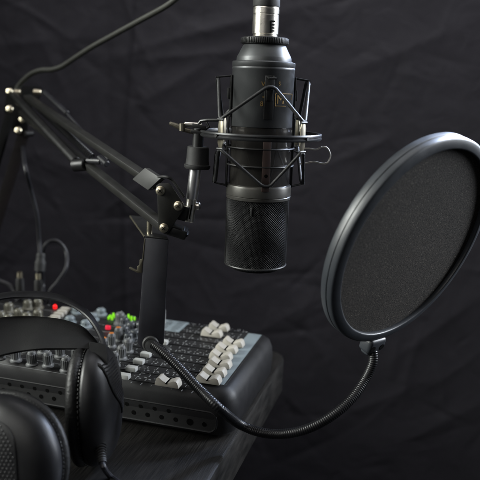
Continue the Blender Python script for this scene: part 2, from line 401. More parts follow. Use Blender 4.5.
# label plate by the stand and the upright pin
q0 = mp(172, 326, TOP); mb = MB(); mb.box((q0.x, q0.y, TOP+.02), (2.6, 3.1, .03), bev=.01)
for i in range(6): 
    for j in range(2): 
        mb.mi = 1; mb.box((q0.x-.6+1.2*j, q0.y-1.2+.48*i, TOP+.04), (rr.uniform(.4,.9), .13, .012))
mb.build('label_plate', [M['mixer_grey'], M['mixer_panel']], mixer)
q = mp(164.6, 324, TOP); mb = MB(); mb.cyl((q.x, q.y, TOP), (q.x, q.y, TOP+1.5), .09, 10, .02); mb.build('pin', M['key_white'], mixer)

# knobs
def knob(loc, r=.45, h=1.1, m='knob_grey', top=None, skirt=True):
    mb = MB(); n = 28
    mb.lathe([(0,0),(r*1.3,0),(r*1.3,.12),(r*1.05,.2),(r*.98,.25),(r*.86,h-.1),(r*.75,h),(0,h)], n=n)
    for k in range(14):
        a = 2*math.pi*k/14; mb.box((r*.93*math.cos(a), r*.93*math.sin(a), h*.52), (.09,.09,h*.6), Matrix.Rotation(a,3,'Z'), bev=.02)
    o = mpart(mb, 'knob', M[m], loc)
    m2 = MB(); m2.lathe([(0,h-.02),(r*.66,h-.02),(r*.6,h+.04),(0,h+.05)], n=20) if top else m2.box((0, r*.45, h+.02), (.09, r*.8, .05), bev=.01)
    s = m2.build('cap' if top else 'pointer', M[top or 'print_white'], None); s.parent = o
    return o
# visible tall knobs by the stand (base pixel, radius px/height from the photo)
kd = {}
def put(px, py, kind, z=TOP):
    """px,py = pixel of the knob's foot"""
    q = mp(px, py, z)
    spec = dict(orange=(.36,1.35,'knob_grey','orange'), grey=(.4,1.25,'knob_grey',None), warm=(.48,.95,'knob_warm',None), dark=(.5,.8,'knob_dark',None), blue=(.5,.7,'mixer_grey',None), rose=(.5,1.2,'knob_grey',None))[kind]
    if kind not in kd: kd[kind] = knob((q.x, q.y, z), spec[0], spec[1], spec[2], spec[3])
    else: copyp(kd[kind], (q.x, q.y, z))
for a in ((111.5,347),(118.3,341),(104,352)): put(*a, 'orange')
for a in ((121.5,359),(114.5,366),(108,372),(128,352)): put(*a, 'grey')
for a in ((66,371),(48,366),(32,365),(16,361),(0,359),(84,372),(60,357),(43,353),(27,351),(11,349),(76,360)): put(*a, 'grey')
for a in ((1,321),(9,312),(9,324),(19,318),(28,309),(27,322),(38,308),(38,319),(-8,315)): put(*a, 'warm')
for a in ((86,327),(70,323),(93,320),(101,315),(77,313)): put(*a, 'blue')
for a in ((124,334),(131,330),(128,341),(135,338),(140,330),(124,325)): put(*a, 'dark')
put(120, 324, 'rose')
# beige faders row by the red lamp, printed lines
k1 = None
for i in range(5):
    q = mp(52+i*3.4, 320-i*2.6, TOP+.2)
    if k1 is None: k1 = key((q.x, q.y, TOP), 1.0, .5, .45, 'fader', 'switch')
    else: copyp(k1, (q.x, q.y, TOP))
# LEDs
def led(px, py, m, r=.22, zc=.25):
    q = mp(px, py, TOP+zc); mb = MB(); mb.lathe([(0,0),(r,0),(r,zc),(r*.8,zc+r*.5),(r*.4,zc+r*.8),(0,zc+r*.88)], n=18)
    return mpart(mb, 'led', M[m], (q.x, q.y, TOP))
led(55, 306, 'led_red', .2)['label'] = 'bright red power lamp'
g0 = None
for (px, py) in ((108.5,317),(110,315.5),(112,317.5),(113.5,313.5),(115,315.5),(112.5,315.2),(125,316.5),(127.5,320),(129,316.5),(131.5,320),(134.5,317.5),(128.5,314.8),(131.5,316.8)):
    q = mp(px, py, TOP+.25)
    if g0 is None: g0 = led(px, py, 'led_green', .105)
    else: copyp(g0, (q.x, q.y, TOP))
q = mp(108, 327.5, TOP+.3); mb = MB(); mb.box((0,0,.3), (.5,.34,.4), bev=.07); mpart(mb, 'lit_button', M['led_red_dim'], (q.x, q.y, TOP))

# jack plugs standing in the mixer with leads
def plug(px, py, pyt, name, label, rpx=4.2):
    base = Z(px, py, TOP); w = depth(base)/FPX; hgt = (py-pyt)*w
    t = thing(name, base, label, 'plug')
    mb = MB(); r = rpx*w; mb.lathe([(0,0),(r*.9,0),(r,.15),(r,hgt*.72),(r*.8,hgt*.8),(0,hgt*.8)], base); mb.build('housing', M['rubber'], t)
    mb = MB(); mb.lathe([(0,hgt*.8),(r*.66,hgt*.8),(r*.7,hgt*.86),(r*.62,hgt),(0,hgt)], base); mb.build('collar', M['brass_screw'], t)
    return t, base, hgt
t1, b1, h1 = plug(20.5, 300, 271, 'jack_plug', 'black jack plug with pale collar and no lead, left one behind the headband')
t2, b2, h2 = plug(39, 303, 272, 'cable_plug', 'black plug with pale collar where the upright thin lead enters the mixer')
top2 = b2+V((0,0,h2))
dd = depth(top2)
path = [top2, D(39.5,262,dd), D(40,252,dd), D(39,238,dd), D(37,215,dd-1), D(31,190,dd-2), D(25,165,dd-4), D(22,140,82), D(20,118,81)]
mb = MB(); mb.tube(spline(path,8), .24, 10); mb.build('lead', M['thin_cable'], t2)
mb = MB(); mb.tube(spline([D(40,271,dd),D(40.5,262,dd),D(41,253,dd)],4), [.62]*5+[.5]*3+[.42], 12); mb.build('strain_relief', M['rubber'], t2)
q = Z(48, 303, TOP)
lp = thing('looped_lead', q, 'thin black lead bent in a loop beside the upright plug', 'cable')
d3 = depth(q)
mb = MB(); mb.tube(spline([q, D(50,291,d3-1), D(58,281,d3-1), D(66,268,d3-1), D(66.5,253,d3), D(59,242,d3), D(50,241,d3), D(44,248,d3), D(42,262,d3+1), D(43,285,d3+3), Z(43.5,301,TOP)],10), .22, 10); mb.build('lead', M['thin_cable'], lp)
q = Z(5, 300, TOP); d4 = depth(q)
lp2 = thing('flat_lead', q, 'thin dark lead lying low at the left edge behind the headband', 'cable')
mb = MB(); mb.tube(spline([Z(18,301,TOP), D(12,287,d4), D(0,281,d4), D(-15,276,d4), D(-35,280,d4), Z(-50,305,TOP)],8), .3, 10); mb.build('lead', M['thin_cable'], lp2)

# ================================================================== MICROPHONE
YM = 56.0
ax0 = Y(262.3, 100, YM)
def mz(py):                                            # height on the microphone axis seen at pixel row py
    x = 262.3-(py-100)*.0405; return Y(x, py, YM).z
W = depth(Y(261,135,YM))/FPX                           # cm per pixel at the microphone
AX = V((ax0.x, YM, 0))
def mpz(prof): return [(r*W, mz(py)) for r, py in prof]
mic = thing('microphone', AX+V((0,0,mz(271))), 'black studio condenser microphone hanging upside down in the shock mount', 'microphone')
mb = MB(); mb.lathe(mpz([(0,183.5),(30.5,183.5),(30.5,127.2),(29.5,127),(29.3,126.5),(0,126.5)]), AX, n=72)
mb.build('lower_body', M['mic_gloss'], mic)
mb = MB(); mb.lathe(mpz([(0,126.4),(30.2,126.4),(30.6,125.8),(30.6,70.5),(30.9,70),(30.9,68.2),(30.5,67.6),(30.9,67),(30.9,62.8),(30.3,62.1),(27,61.6),(26.7,58),(26.3,57),(20.6,45.4),(20,44.8),(0,44.8)]), AX, n=72)
mb.build('upper_body', M['mic_paint'], mic)
mb = MB(); n = 90; rz = mpz([(22.6,44.4),(22.6,38.4)]); 
prof = mpz([(0,44.8),(21.8,44.8),(22.4,44.2),(22.4,38.4),(21.8,37.8),(0,37.8)]); mb.lathe(prof, AX, n=72)
for k in range(72):
    a = 2*math.pi*(k+.5)/72; c = AX+V((math.cos(a),math.sin(a),0))*(22.5*W)+V((0,0,(mz(44.2)+mz(38.4))/2))
    mb.box(c, (.14,.09,abs(mz(44)-mz(38.6))), Matrix.Rotation(a,3,'Z'), bev=.02)
mb.build('knurled_ring', M['black_metal'], mic)
mb = MB(); mb.lathe(mpz([(0,198),(31.8,198),(32.6,197.3),(32.8,195),(32.2,194.4),(32.8,193.8),(33,186),(32.4,184),(30.8,183.2),(0,183.2)]), AX, n=72)
mb.build('body_band', M['mic_band'], mic)
# grille: woven wire basket around a dark core
gt, gb = mz(198.2), mz(262.5); Rg = 31*W
mb = MB(); mb.lathe([(0,gt-.02),(Rg-.2,gt-.02),(Rg-.2,gb+.1),(Rg*.8,gb-.42),(0,gb-.5)], AX, n=64); core = mb.build('capsule_liner', M['grille_core'], mic)
mb = MB(); nw = 82; Lz = gt-gb; turn = Lz/(Rg)        # 45 degree wires
def gpt(a, t):
    """t from 0 at the band to 1 at the rim, beyond 1 over the domed end"""
    if t <= 1: return AX+V((math.cos(a)*Rg, math.sin(a)*Rg, gt-Lz*t))
for fam in (1, -1):
    for k in range(nw):
        a0 = 2*math.pi*k/nw; pts = []
        for j in range(37):
            t = j/36; a = a0+fam*turn*t*1.05; w = .022*math.sin(j*math.pi+0)*0 + fam*.014
            p = gpt(a, t); p += V((math.cos(a), math.sin(a), 0))*w; pts.append(p)
        mb.tube(pts, .034, 5, caps=False)
# end dome mesh: wires across
for fam in range(2):
    for k in range(-20, 21):
        c = k*Rg/20.5; pts = []; half = math.sqrt(max(.01, Rg*Rg-c*c))
        for j in range(15):
            s = -half+2*half*j/14; r2 = (s*s+c*c)/(Rg*Rg); z = gb-.62*(1-r2**1.6)
            pts.append(AX+(V((s, c, 0)) if fam else V((c, s, 0)))+V((0,0,z)))
        mb.tube(pts, .033, 5, caps=False)
mb.build('grille', M['grille_wire'], mic)
mb = MB()
for k in range(2):                                      # vertical frame bars and rims
    a = R(188+180*k); p = AX+V((math.cos(a),math.sin(a),0))*(Rg+.02)
    mb.bar(p+V((0,0,gt)), p+V((0,0,gb-.05)), .3, .16, up=V((math.cos(a),math.sin(a),0)), bev=.05)
mb.tube([AX+V((math.cos(2*math.pi*k/64)*(Rg+.01), math.sin(2*math.pi*k/64)*(Rg+.01), gb-.02)) for k in range(64)], .1, 8, closed=True)
mb.build('grille_frame', M['frame_metal'], mic)
# gold lettering, wrapped on the body
def wrap_text(txt, size, a, zc, rad, name='lettering', rot=0, extra=None):
    cu = bpy.data.curves.new('glyphs', 'FONT'); cu.body = txt; cu.size = size; cu.align_x = 'CENTER'; cu.align_y = 'CENTER'; cu.extrude = .008
    ob = bpy.data.objects.new('glyphs', cu); C.objects.link(ob); bpy.context.view_layer.update()
    me = bpy.data.meshes.new_from_object(ob.evaluated_get(bpy.context.evaluated_depsgraph_get())); bpy.data.objects.remove(ob)
    vs = []; c_, s_ = math.cos(rot), math.sin(rot)
    for v in me.vertices:
        x, y = v.co.x*c_-v.co.y*s_, v.co.x*s_+v.co.y*c_; an = a+x/rad; rr_ = rad+.012+v.co.z
        vs.append(AX+V((math.sin(an)*rr_, -math.cos(an)*rr_, zc+y)))
    fs = [list(p.vertices) for p in me.polygons]; bpy.data.meshes.remove(me); return vs, fs
Rb = 30.6*W; mb = MB()
for txt, sz, px, py in (('V', .5, 262.5, 84.5), ('S', .42, 278, 83.5), ('<', .5, 263, 97), ('8', .5, 261, 103.5), ('M', .95, 279, 99)):
    cxp = 262.3-(py-100)*.0405; a = math.asin(max(-.98, min(.98, (px-cxp)/30.6))); mb.add(*wrap_text(txt, sz, a, mz(py), Rb))
for (pa, pb) in (((274,93),(291,93)), ((274,105),(284,105)), ((274,93),(274,105)), ((291,93),(290,99))):
    pts = []
    for k in range(9):
        px = pa[0]+(pb[0]-pa[0])*k/8; py = pa[1]+(pb[1]-pa[1])*k/8; cxp = 262.3-(py-100)*.0405; a = math.asin(max(-.98,min(.98,(px-cxp)/30.6)))
        pts.append(AX+V((math.sin(a)*(Rb+.01), -math.cos(a)*(Rb+.01), mz(py))))
    mb.tube(pts, .022, 6)
mb.build('gold_lettering', M['gold'], mic)
# small switch in the grille top
a = R(-12); p = AX+V((math.sin(a)*(Rg+.05), -math.cos(a)*(Rg+.05), mz(207))); mb = MB(); mb.box(p, (.16,.1,.7), Matrix.Rotation(a,3,'Z'), bev=.03); mb.build('badge', M['frame_metal'], mic)

# --- XLR connector + cable: one thing
cab = thing('microphone_cable', AX+V((0,0,mz(38))), 'grey microphone cable with silver plug on top of the microphone', 'cable')
mb = MB(); mb.lathe(mpz([(0,38),(12.6,38),(12.8,36.6),(11.8,36),(11.8,34.6),(12.6,34),(12.6,15.6),(12.3,15.2),(12.3,14.4),(12.7,14),(12.7,9.4),(12.4,9),(12.4,7.8),(12.0,7),(0,7)]), AX, n=56)
mb.build('plug_shell', M['steel'], cab)
mb = MB(); mb.lathe(mpz([(0,7.2),(12.9,7.2),(13.2,6),(12.8,-6),(10,-22),(6.5,-40),(0,-40)]), AX, n=40); mb.build('boot', M['rubber'], cab)
mb = MB()                                               # latch symbol cut in the shell
for (px, py0, py1, w) in ((267.5,22,33,.14),):
    pass
def shellp(px, py, off=.02):
    cxp = 262.3-(py-100)*.0405; a = math.asin((px-cxp)/12.6); r = 12.6*W+off; return AX+V((math.sin(a)*r, -math.cos(a)*r, mz(py)))
mb.tube([shellp(270,33.5), shellp(270,22)], .07, 6); mb.tube([shellp(270,22), shellp(274,22)], .06, 6)
for py in (25.5, 28.5, 31.5): mb.tube([shellp(270,py), shellp(273.5,py)], .05, 6)
mb.build('latch', M['hole'], cab)
pts = [AX+V((0,0,mz(-38)))] + [D(268,-60,57), D(255,-85,60), D(225,-55,63), D(195,-18,66), D(176,-1,67), D(163,8,68), D(140,20.5,70), D(110,37,72.5), D(92,47,74), D(75,58,75.5), D(62,66.5,76.5), D(52,69.7,77), D(42,70.2,77.5), D(33,73,78), D(25,79,78.5), D(18,87,79), D(14,97,79)]
mb = MB(); mb.tube(spline(pts,8), .29, 12); mb.build('cord', M['cable'], cab)

# ================================================================== SHOCK MOUNT
zr = mz(134.5)
def azp(a, r, z): return AX+V((math.sin(a)*r, -math.cos(a)*r, z))   # azimuth 0 = towards the camera, + = right
sm = thing('shock_mount', AX+V((0,0,zr)), 'black spider shock mount ring with elastic cords around the microphone', 'shock mount')
Rr = 60.8*W; hb = .23
mb = MB(); pr = [(Rr-.30,-hb),(Rr-.06,-hb-.02),(Rr,-hb+.06),(Rr-.01,-.06),(Rr-.10,-.02),(Rr-.10,.03),(Rr-.01,.07),(Rr,hb-.06),(Rr-.06,hb+.02),(Rr-.30,hb),(Rr-.34,hb-.08),(Rr-.34,-hb+.08)]
n = 96; secs = []
for k in range(n):
    a = 2*math.pi*k/n; secs.append([azp(a, r, zr+z) for r, z in pr])
vs = [p for s_ in secs for p in s_]; m_ = len(pr); fs = [[i*m_+k, i*m_+(k+1) % m_, ((i+1) % n)*m_+(k+1) % m_, ((i+1) % n)*m_+k] for i in range(n) for k in range(m_)]
mb.add(vs, fs); mb.build('outer_ring', M['ring_paint'], sm, sharp=50)
AZ0 = R(10)
clip_az = [AZ0+R(90)*k for k in range(4)]; post_az = [R(45), R(135), R(225), R(315)]
Rc = 33.2*W; zt, zb = mz(77), mz(185)
ztt = [mz(75), mz(80), mz(78), mz(78)]; 
for k, a in enumerate(clip_az):                         # vertical spring strips holding the body, hooks at both ends
    tq = V((math.cos(a), math.sin(a), 0)); rd = V((math.sin(a), -math.cos(a), 0)); mb = MB()
    o_ = AX+rd*(31.9*W)
    mb.bar(o_+V((0,0,mz(118))), o_+V((0,0,mz(76))), .72, .12, up=rd, bev=.03)
    mb.bar(o_+rd*.1+V((0,0,mz(100))), o_+rd*.1+V((0,0,mz(89))), .5, .3, up=rd, bev=.04)
    # top hook: goes outward
    for s_ in (-1, 1):
        mb.tube([o_+tq*(.27*s_)+V((0,0,mz(77))), o_+rd*.55+tq*(.27*s_)+V((0,0,mz(78))), o_+rd*1.15+tq*(.24*s_)+V((0,0,mz(79)))], .07, 6)
    mb.tube([o_+rd*1.15+tq*.26+V((0,0,mz(79))), o_+rd*1.18+V((0,0,mz(79))), o_+rd*1.15-tq*.26+V((0,0,mz(79)))], .07, 6)
    mb.build('clip', M['black_metal'], sm)
    m2 = MB(); o2 = o_+rd*.12
    m2.bar(o2+V((0,0,mz(187))), o2+V((0,0,mz(139 if k == 0 else 117))), .62, .12, up=rd, bev=.03)
    if k == 0: m2.mi = 1; m2.cyl(o2+V((0,0,mz(172)))+rd*.05, o2+V((0,0,mz(172)))+rd*.085, .14, 14); m2.mi = 0
    for s_ in (-1, 1):
        m2.tube([o2+tq*(.25*s_)+V((0,0,mz(150))), o2+rd*.9+tq*(.25*s_)+V((0,0,mz(153))), o2+rd*1.05+tq*(.25*s_)+V((0,0,mz(183))), o2+tq*(.25*s_)+V((0,0,mz(185.5)))], .065, 6) if k in (1,3) else None
    m2.build('strut', [M['brown_metal'] if k == 0 else M['black_metal'], M['hole']], sm)
for py in (147, 164):                                   # inner wire hoops
    mb = MB(); mb.tube([azp(2*math.pi*k/64, 33.6*W, mz(py)) for k in range(64)], .075, 8, closed=True); mb.build('inner_hoop', M['black_metal'], sm)
for a in post_az:                                       # tabs inside the ring that carry the cords
    rd = V((math.sin(a), -math.cos(a), 0)); tq = V((math.cos(a), math.sin(a), 0)); mb = MB(); o_ = AX+rd*(Rr-.44)
    pl = [(-.14,1.25),(.14,1.25),(.3,.75),(.26,0),(.3,-.55),(.12,-1.05),(-.12,-1.05),(-.3,-.55),(-.26,0),(-.3,.75)]
    mb.prism([o_+tq*x+V((0,0,zr+z)) for x, z in pl], -rd, .1, bev=.02); mb.build('tab', M['tan_metal'], sm)
    mb = MB(); 
    for zz in (1.2, -1.0): mb.tube([o_-tq*.3+V((0,0,zr+zz)), o_+rd*.02+V((0,0,zr+zz)), o_+tq*.3+V((0,0,zr+zz))], .1, 8)
    mb.cyl(o_+V((0,0,zr)), o_+rd*.5+V((0,0,zr)), .13, 12); mb.build('pin', M['black_metal'], sm)
def cordrun(lo):                                        # elastic zigzag: tab - clip - tab ...
    pts = []
    for k in range(4):
        ca, pa = clip_az[k], post_az[k]; rc = 31.9*W+ (.32 if k in (0,2) else 1.05); rp = Rr-.5
        c = azp(ca, rc, mz(181.5) if lo else mz(87 if k in (0,2) else 80.5)); t_ = V((math.cos(ca), math.sin(ca), 0)); dz = V((0,0,-.12 if not lo else .12))
        p = azp(pa, rp, zr+(-1.05 if lo else 1.25)); tp = V((math.cos(pa), math.sin(pa), 0))
        pts += [c-t_*.42+dz, c-t_*.15, c+t_*.15, c+t_*.42+dz, p-tp*.2-dz, p, p+tp*.2-dz]
    return pts
for lo in (0, 1):
    P = cordrun(lo); out = []
    for i in range(len(P)):
        a_, b_ = P[i], P[(i+1) % len(P)]; nn = 6 if (b_-a_).length > 1 else 2
        for k in range(nn): out.append(a_.lerp(b_, k/nn))
    mb = MB(); mb.tube(out, .138, 8, closed=True); mb.build('elastic_cord', M['cord'], sm, sharp=60)
# silver squeeze handle on the right
hp = [Y(300,149,YM-.6), Y(308,148.5,YM-.5), Y(316,149.5,YM-.4), Y(322,147,YM-.3), Y(326.5,147.5,YM-.2), Y(329.3,151.5,YM-.2), Y(330.3,156,YM-.2), Y(328.5,161,YM-.2), Y(325.5,163.5,YM-.2), Y(321,163.3,YM-.3), Y(314,161.8,YM-.4), Y(307,163,YM-.5), Y(300,164,YM-.6)]
mb = MB(); mb.tube(spline(hp,6), .075, 8); mb.build('squeeze_handle', M['steel'], sm)
# swivel joint at the left: bracket, sleeve, wing screw
YS = YM-.3
mb = MB(); e_ = azp(R(-90), Rr, zr)
mb.bar(Y(207,133.5,YS), Y(191,130.5,YS), .9, .28, bev=.06); mb.bar(Y(206,128,YS+.6), Y(190,124.5,YS+.6), .25, .3, bev=.05); mb.bar(Y(206,128,YS-.7), Y(192,125,YS-.7), .22, .3, bev=.05)
mb.tube([Y(218,120,YS-.6), Y(208,120,YS-.4), Y(201,121,YS-.2), Y(197,126,YS)], .13, 8)
mb.tube([Y(205,119,YS+.3), Y(209,127,YS+.1), Y(203,131,YS-.1)], .12, 8)
mb.build('swivel_bracket', M['black_metal'], sm)
mb = MB(); mb.cyl(Y(198.8,128,YS), Y(197.6,148,YS), 5.6*W, 28, .05); mb.build('swivel_neck', M['black_metal'], sm)
mb = MB(); a_, b_ = Y(198.3,146.5,YS), Y(197.1,168.6,YS); L_ = (b_-a_).length; r_ = 11.3*W
mb.lathe([(0,0),(r_*.9,0),(r_*.96,.06),(r_,L_*.55),(r_*1.06,L_*.8),(r_*1.17,L_*.82),(r_*1.17,L_*.93),(r_*1.08,L_),(0,L_)], a_, b_-a_, 40); mb.build('threaded_sleeve', M['rubber'], sm)
mb = MB(); mb.cyl(Y(202,125.3,YS), Y(184.5,124.2,YS), .2, 16, .03); mb.build('screw_shaft', M['steel'], sm)
mb = MB(); mb.tube(spline([Y(169.5,123.2,YS), Y(176,125.5,YS), Y(183,129,YS), Y(190,131,YS), Y(197,133,YS)],5), [.13,.15,.16,.17,.18,.2]+[.2]*10+[.19,.18,.17,.16,.15], 10, flat=1.0); mb.tube([Y(182,123.5,YS-.2), Y(182,131,YS-.2)], .22, 10)
mb.build('wing_lever', M['tan_metal'], sm)

# ================================================================== BOOM ARM
arm = thing('boom_arm', D(5,215,74), 'black scissor boom arm with silver screws reaching in from the left', 'boom arm')
YE = YS                                                 # plane of the arm's end fork
mb = MB(); a_, b_ = Y(196,166,YS), Y(191.8,199,YS); mb.cyl(a_, b_, 6.0*W, 36, .03); b2_ = Y(189,221.5,YS)
mb.build('chrome_pin', M['chrome'], arm)
mb = MB(); mb.cyl(b_+V((0,0,.02)), b2_, 5.2*W, 24, .05); q_ = V((0,-4.9*W,0)); mb.mi = 1; mb.bar(b_+q_+V((.05,-.02,-.4)), b2_+q_+V((.05,-.02,.3)), .1, .06, up=V((0,1,0))); mb.build('slotted_socket', [M['steel'], M['hole']], arm)
mb = MB(); mb.cyl(Y(188,206.5,YS), Y(196.5,206,YS), .2, 16, .02); mb.lathe([(0,0),(.27,0),(.34,.1),(.34,.3),(.2,.42),(0,.45)], Y(195.5,206,YS), V((1,0,.03)), 20); mb.build('thumb_knob', M['steel'], arm)
PLT = [(156,186),(159,183.5),(169,183.5),(172,186),(183.5,204),(183.8,208),(182.5,211),(168.5,232.5),(165,234),(160.5,232),(158.3,228),(157.2,195)]
for yy, m_ in ((YE-1.15, 'arm_metal'), (YE+1.0, 'black_metal')):
    mb = MB(); mb.prism([Y(x, y, yy) for x, y in PLT], V((0,1,0)), .18, bev=.03); mb.build('end_plate', M[m_], arm)
mb = MB(); mb.bar(Y(172,209,YE), Y(188,213,YE), 1.6, 1.2, bev=.08); mb.bar(Y(165,227,YE), Y(187,234,YE), 1.9, .75, bev=.12); mb.bar(Y(181,229,YE), Y(186.5,236,YE), 1.5, .6, bev=.1); mb.build('end_block', M['black_metal'], arm)
def screw(px, py, y, r=4.3, nx=V((0,-1,0)), m='brass_screw'):
    p = Y(px, py, y); w = depth(p)/FPX; rr_ = r*w; mb = MB(); nx = V(nx).normalized()
    mb.lathe([(0,0),(rr_*1.12,0),(rr_*1.12,.05),(rr_*.95,.07),(rr_*.9,.2),(rr_*.6,.27),(0,.28)], p, nx, 24)
    e1 = nx.orthogonal().normalized(); e2 = nx.cross(e1); mb.mi = 1
    mb.bar(p+nx*.28-e1*rr_*.5, p+nx*.28+e1*rr_*.5, .05, .03, up=nx); mb.bar(p+nx*.281-e2*rr_*.5, p+nx*.281+e2*rr_*.5, .05, .03, up=nx)
    return mb.build('screw', [M[m], M['hole']], arm)
for a in ((160.4,190.6),(178.3,205.8),(163.8,228)): screw(*a, YE-1.16)
# bars: depth runs from about 56 at the fork to 79 at the elbow
def bp(px, py): 
    t = (px-16)/(165-16); return D(px, py, 1/((1-t)/79+t/56.2))
UPX = V((0,-.25,1)).normalized()
def barpx(name, a, b, wpx, th, m, bev=.06, off=0):
    p, q = bp(*a)+V((0,off,0)), bp(*b)+V((0,off,0)); mb = MB(); mb.bar(p, q, th, wpx, up=UPX, bev=bev); return mb.build(name, M[m], arm)
barpx('upper_bar', (27,97.5), (157,185), .66, .8, 'arm_metal')
barpx('lower_bar', (22,113), (163,226), .72, .8, 'arm_metal')
mb = MB(); ra = [bp(x, y)+V((0,-1.1,0)) for x, y in ((16,94.5),(79,160.5))]; mb.cyl(ra[0], ra[1], .46, 20, .08); mb.build('spring_tube', M['black_metal'], arm)
mb = MB(); mb.cyl(bp(77,164)+V((0,-1.4,0)), bp(87,164)+V((0,-.4,0)), .6, 18, .1); mb.build('tube_cap', M['black_metal'], arm)
mb = MB(); mb.cyl(bp(40,92)+V((0,1.4,0)), bp(64,114)+V((0,1.4,0)), .27, 16, .08); mb.cyl(bp(60,110)+V((0,1.4,0)), bp(106,161)+V((0,1.2,0)), .14, 12); mb.build('spring_rod', M['thin_cable'], arm)
mb = MB(); mb.cyl(bp(98,158)+V((0,.6,0)), bp(106,165)+V((0,.6,0)), .3, 16, .08); mb.cyl(bp(88,160.5)+V((0,-.2,0)), bp(100,162)+V((0,.6,0)), .3, 14, .05); mb.build('spring_anchor', M['thin_cable'], arm)
# coil springs inside
def coil(a, b, r, turns, rad):
    a, b = V(a), V(b); t = (b-a).normalized(); e1 = t.orthogonal().normalized(); e2 = t.cross(e1); N = turns*8
    return [a.lerp(b, k/N)+(e1*math.cos(2*math.pi*k/8)+e2*math.sin(2*math.pi*k/8))*r for k in range(N+1)]
mb = MB(); mb.tube(coil(bp(34,103), bp(92,157), .3, 46, .08), .075, 5); mb.build('spring', M['black_metal'], arm)
# saddle cover near the fork
sp = [bp(133.5,178.2), bp(146,166.7), bp(161.7,177.2), bp(149,189)]
off = V((0,-.55,.1)); nn_ = (sp[1]-sp[0]).cross(sp[3]-sp[0]).normalized()
if nn_.dot(CAM-sp[0]) < 0: nn_ = -nn_
mb = MB(); mb.prism([p+V((0,-.75,0)) for p in sp], -nn_, .5, bev=.05); mb.build('saddle_cover', M['saddle'], arm)
mb = MB(); mb.tube(spline([bp(159,176.5)+V((0,-.4,0)), Y(166,176.8,YE-.7), Y(172,180,YE-.6), Y(178,188,YE-.5), Y(184,197,YE-.4)],5), .2, 8, flat=.6); mb.build('strap', M['rubber'], arm)
# elbow
PE = [(7,87),(14,85),(41,87),(40,97),(28,112),(27,133),(17,136),(12,128),(4,112)]
for dy, m_ in ((.9, 'dark_bar'),):
    mb = MB(); mb.prism([D(x, y, 79.6+dy) for x, y in PE], CF, .25, bev=.03); mb.build('elbow_plate', M[m_], arm)
for a, r_, dz in (((9.5,91.5),3.6,77.6), ((9.5,109),3.8,78.8), ((22.3,119.5),3.3,78.6), ((18,130.5),3.8,78.6)):
    p = D(*a, dz); mb = MB(); w = dz/FPX; mb.lathe([(0,0),(r_*w*1.1,0),(r_*w,.15),(r_*w*.6,.3),(0,.32)], p, V((-.3,-1,.25)), 20); mb.mi = 1; mb.box(p+V((-.3,-1,.25)).normalized()*.32, (.3,.06,.07)); mb.build('screw', [M['brass_screw'], M['hole']], arm)
for a, b in (((14.5,91.8),(21,92.2)), ((33.5,91.8),(41.5,92.4))):
    mb = MB(); mb.cyl(D(*a,77.9), D(*b,77.9), .33, 16, .06); mb.build('axle_nut', M['brass_screw'], arm)
# lower arm going down and out of the frame, to desk height
def down(p, q): return p+(q-p)*((p.z-.1)/(p.z-q.z))
mb = MB(); mb.bar(D(9.5,116,79.6), down(D(9.5,116,79.6), D(-28,245,80)), .9, .75, up=V((0,1,0)), bev=.06); mb.build('support_bar', M['dark_bar'], arm)
mb = MB(); mb.bar(D(24,133,79.2), down(D(24,133,79.2), D(-12,250,79.4)), 1.1, .9, up=V((0,1,0)), bev=.06); mb.build('support_bar', M['red_brown'], arm)
mb = MB(); mb.cyl(D(25,134,78.4), D(33,133.5,79), .35, 14, .06); mb.build('stop_pin', M['black_metal'], arm)

# ================================================================== POP FILTER
PD = 51.0; pc = D(417.2,246.4,PD); toc = (CAM-pc).normalized()
px_ = (CR-toc*CR.dot(toc)).normalized(); py_ = (CU-toc*CU.dot(toc)).normalized()
ang = R(32.37); mn = (px_*math.cos(ang)-py_*math.sin(ang))            # image direction of the minor axis (right and down)
TILT = R(61.75)
nrm = (mn*math.sin(TILT)+toc*math.cos(TILT)).normalized()
maj = (px_*math.sin(ang)+py_*math.cos(ang)).normalized(); maj = (maj-nrm*maj.dot(nrm)).normalized(); mi_ = nrm.cross(maj)
RS = 7.657                                       # screen radius
bdir = mi_*math.cos(R(247))+maj*math.sin(R(247)); btan = nrm.cross(bdir)
blk = pc + bdir*(RS+.9)
pop = thing('pop_filter', D(375,352,depth(blk)), 'round black pop filter on a ribbed gooseneck in front of the microphone', 'pop filter')
mb = MB()
prof = [(RS+.02,-.4),(RS+.0,-.03),(RS+.05,.03),(RS+.14,.05),(RS+.66,-.08),(RS+.76,-.13),(RS+.81,-.22),(RS+.82,-.55),(RS+.76,-.59),(RS+.76,-.66),(RS+.82,-.7),(RS+.83,-1.1),(RS+.76,-1.22),(RS+.3,-1.26),(RS+.1,-1.2),(RS+.08,-.45)]
n = 128; vs = []
for k in range(n):
    a = 2*math.pi*k/n; rd = mi_*math.cos(a)+maj*math.sin(a); vs += [pc+rd*r+nrm*z for r, z in prof]
m_ = len(prof); fs = [[i*m_+k, i*m_+(k+1) % m_, ((i+1) % n)*m_+(k+1) % m_, ((i+1) % n)*m_+k] for i in range(n) for k in range(m_)]
mb.add(vs, fs); mb.build('hoop', M['hoop'], pop, sharp=50)
mb = MB(); mb.lathe([(0,-.44),(RS*.5,-.4),(RS*.9,-.34),(RS+.04,-.34)], pc, nrm, 96, caps=False); mb.build('screen', M['screen'], pop)
mb = MB(); mb.lathe([(0,-1.0),(RS*.6,-1.0),(RS+.1,-1.0)], pc, nrm, 96, caps=False); mb.build('screen', M['screen'], pop)
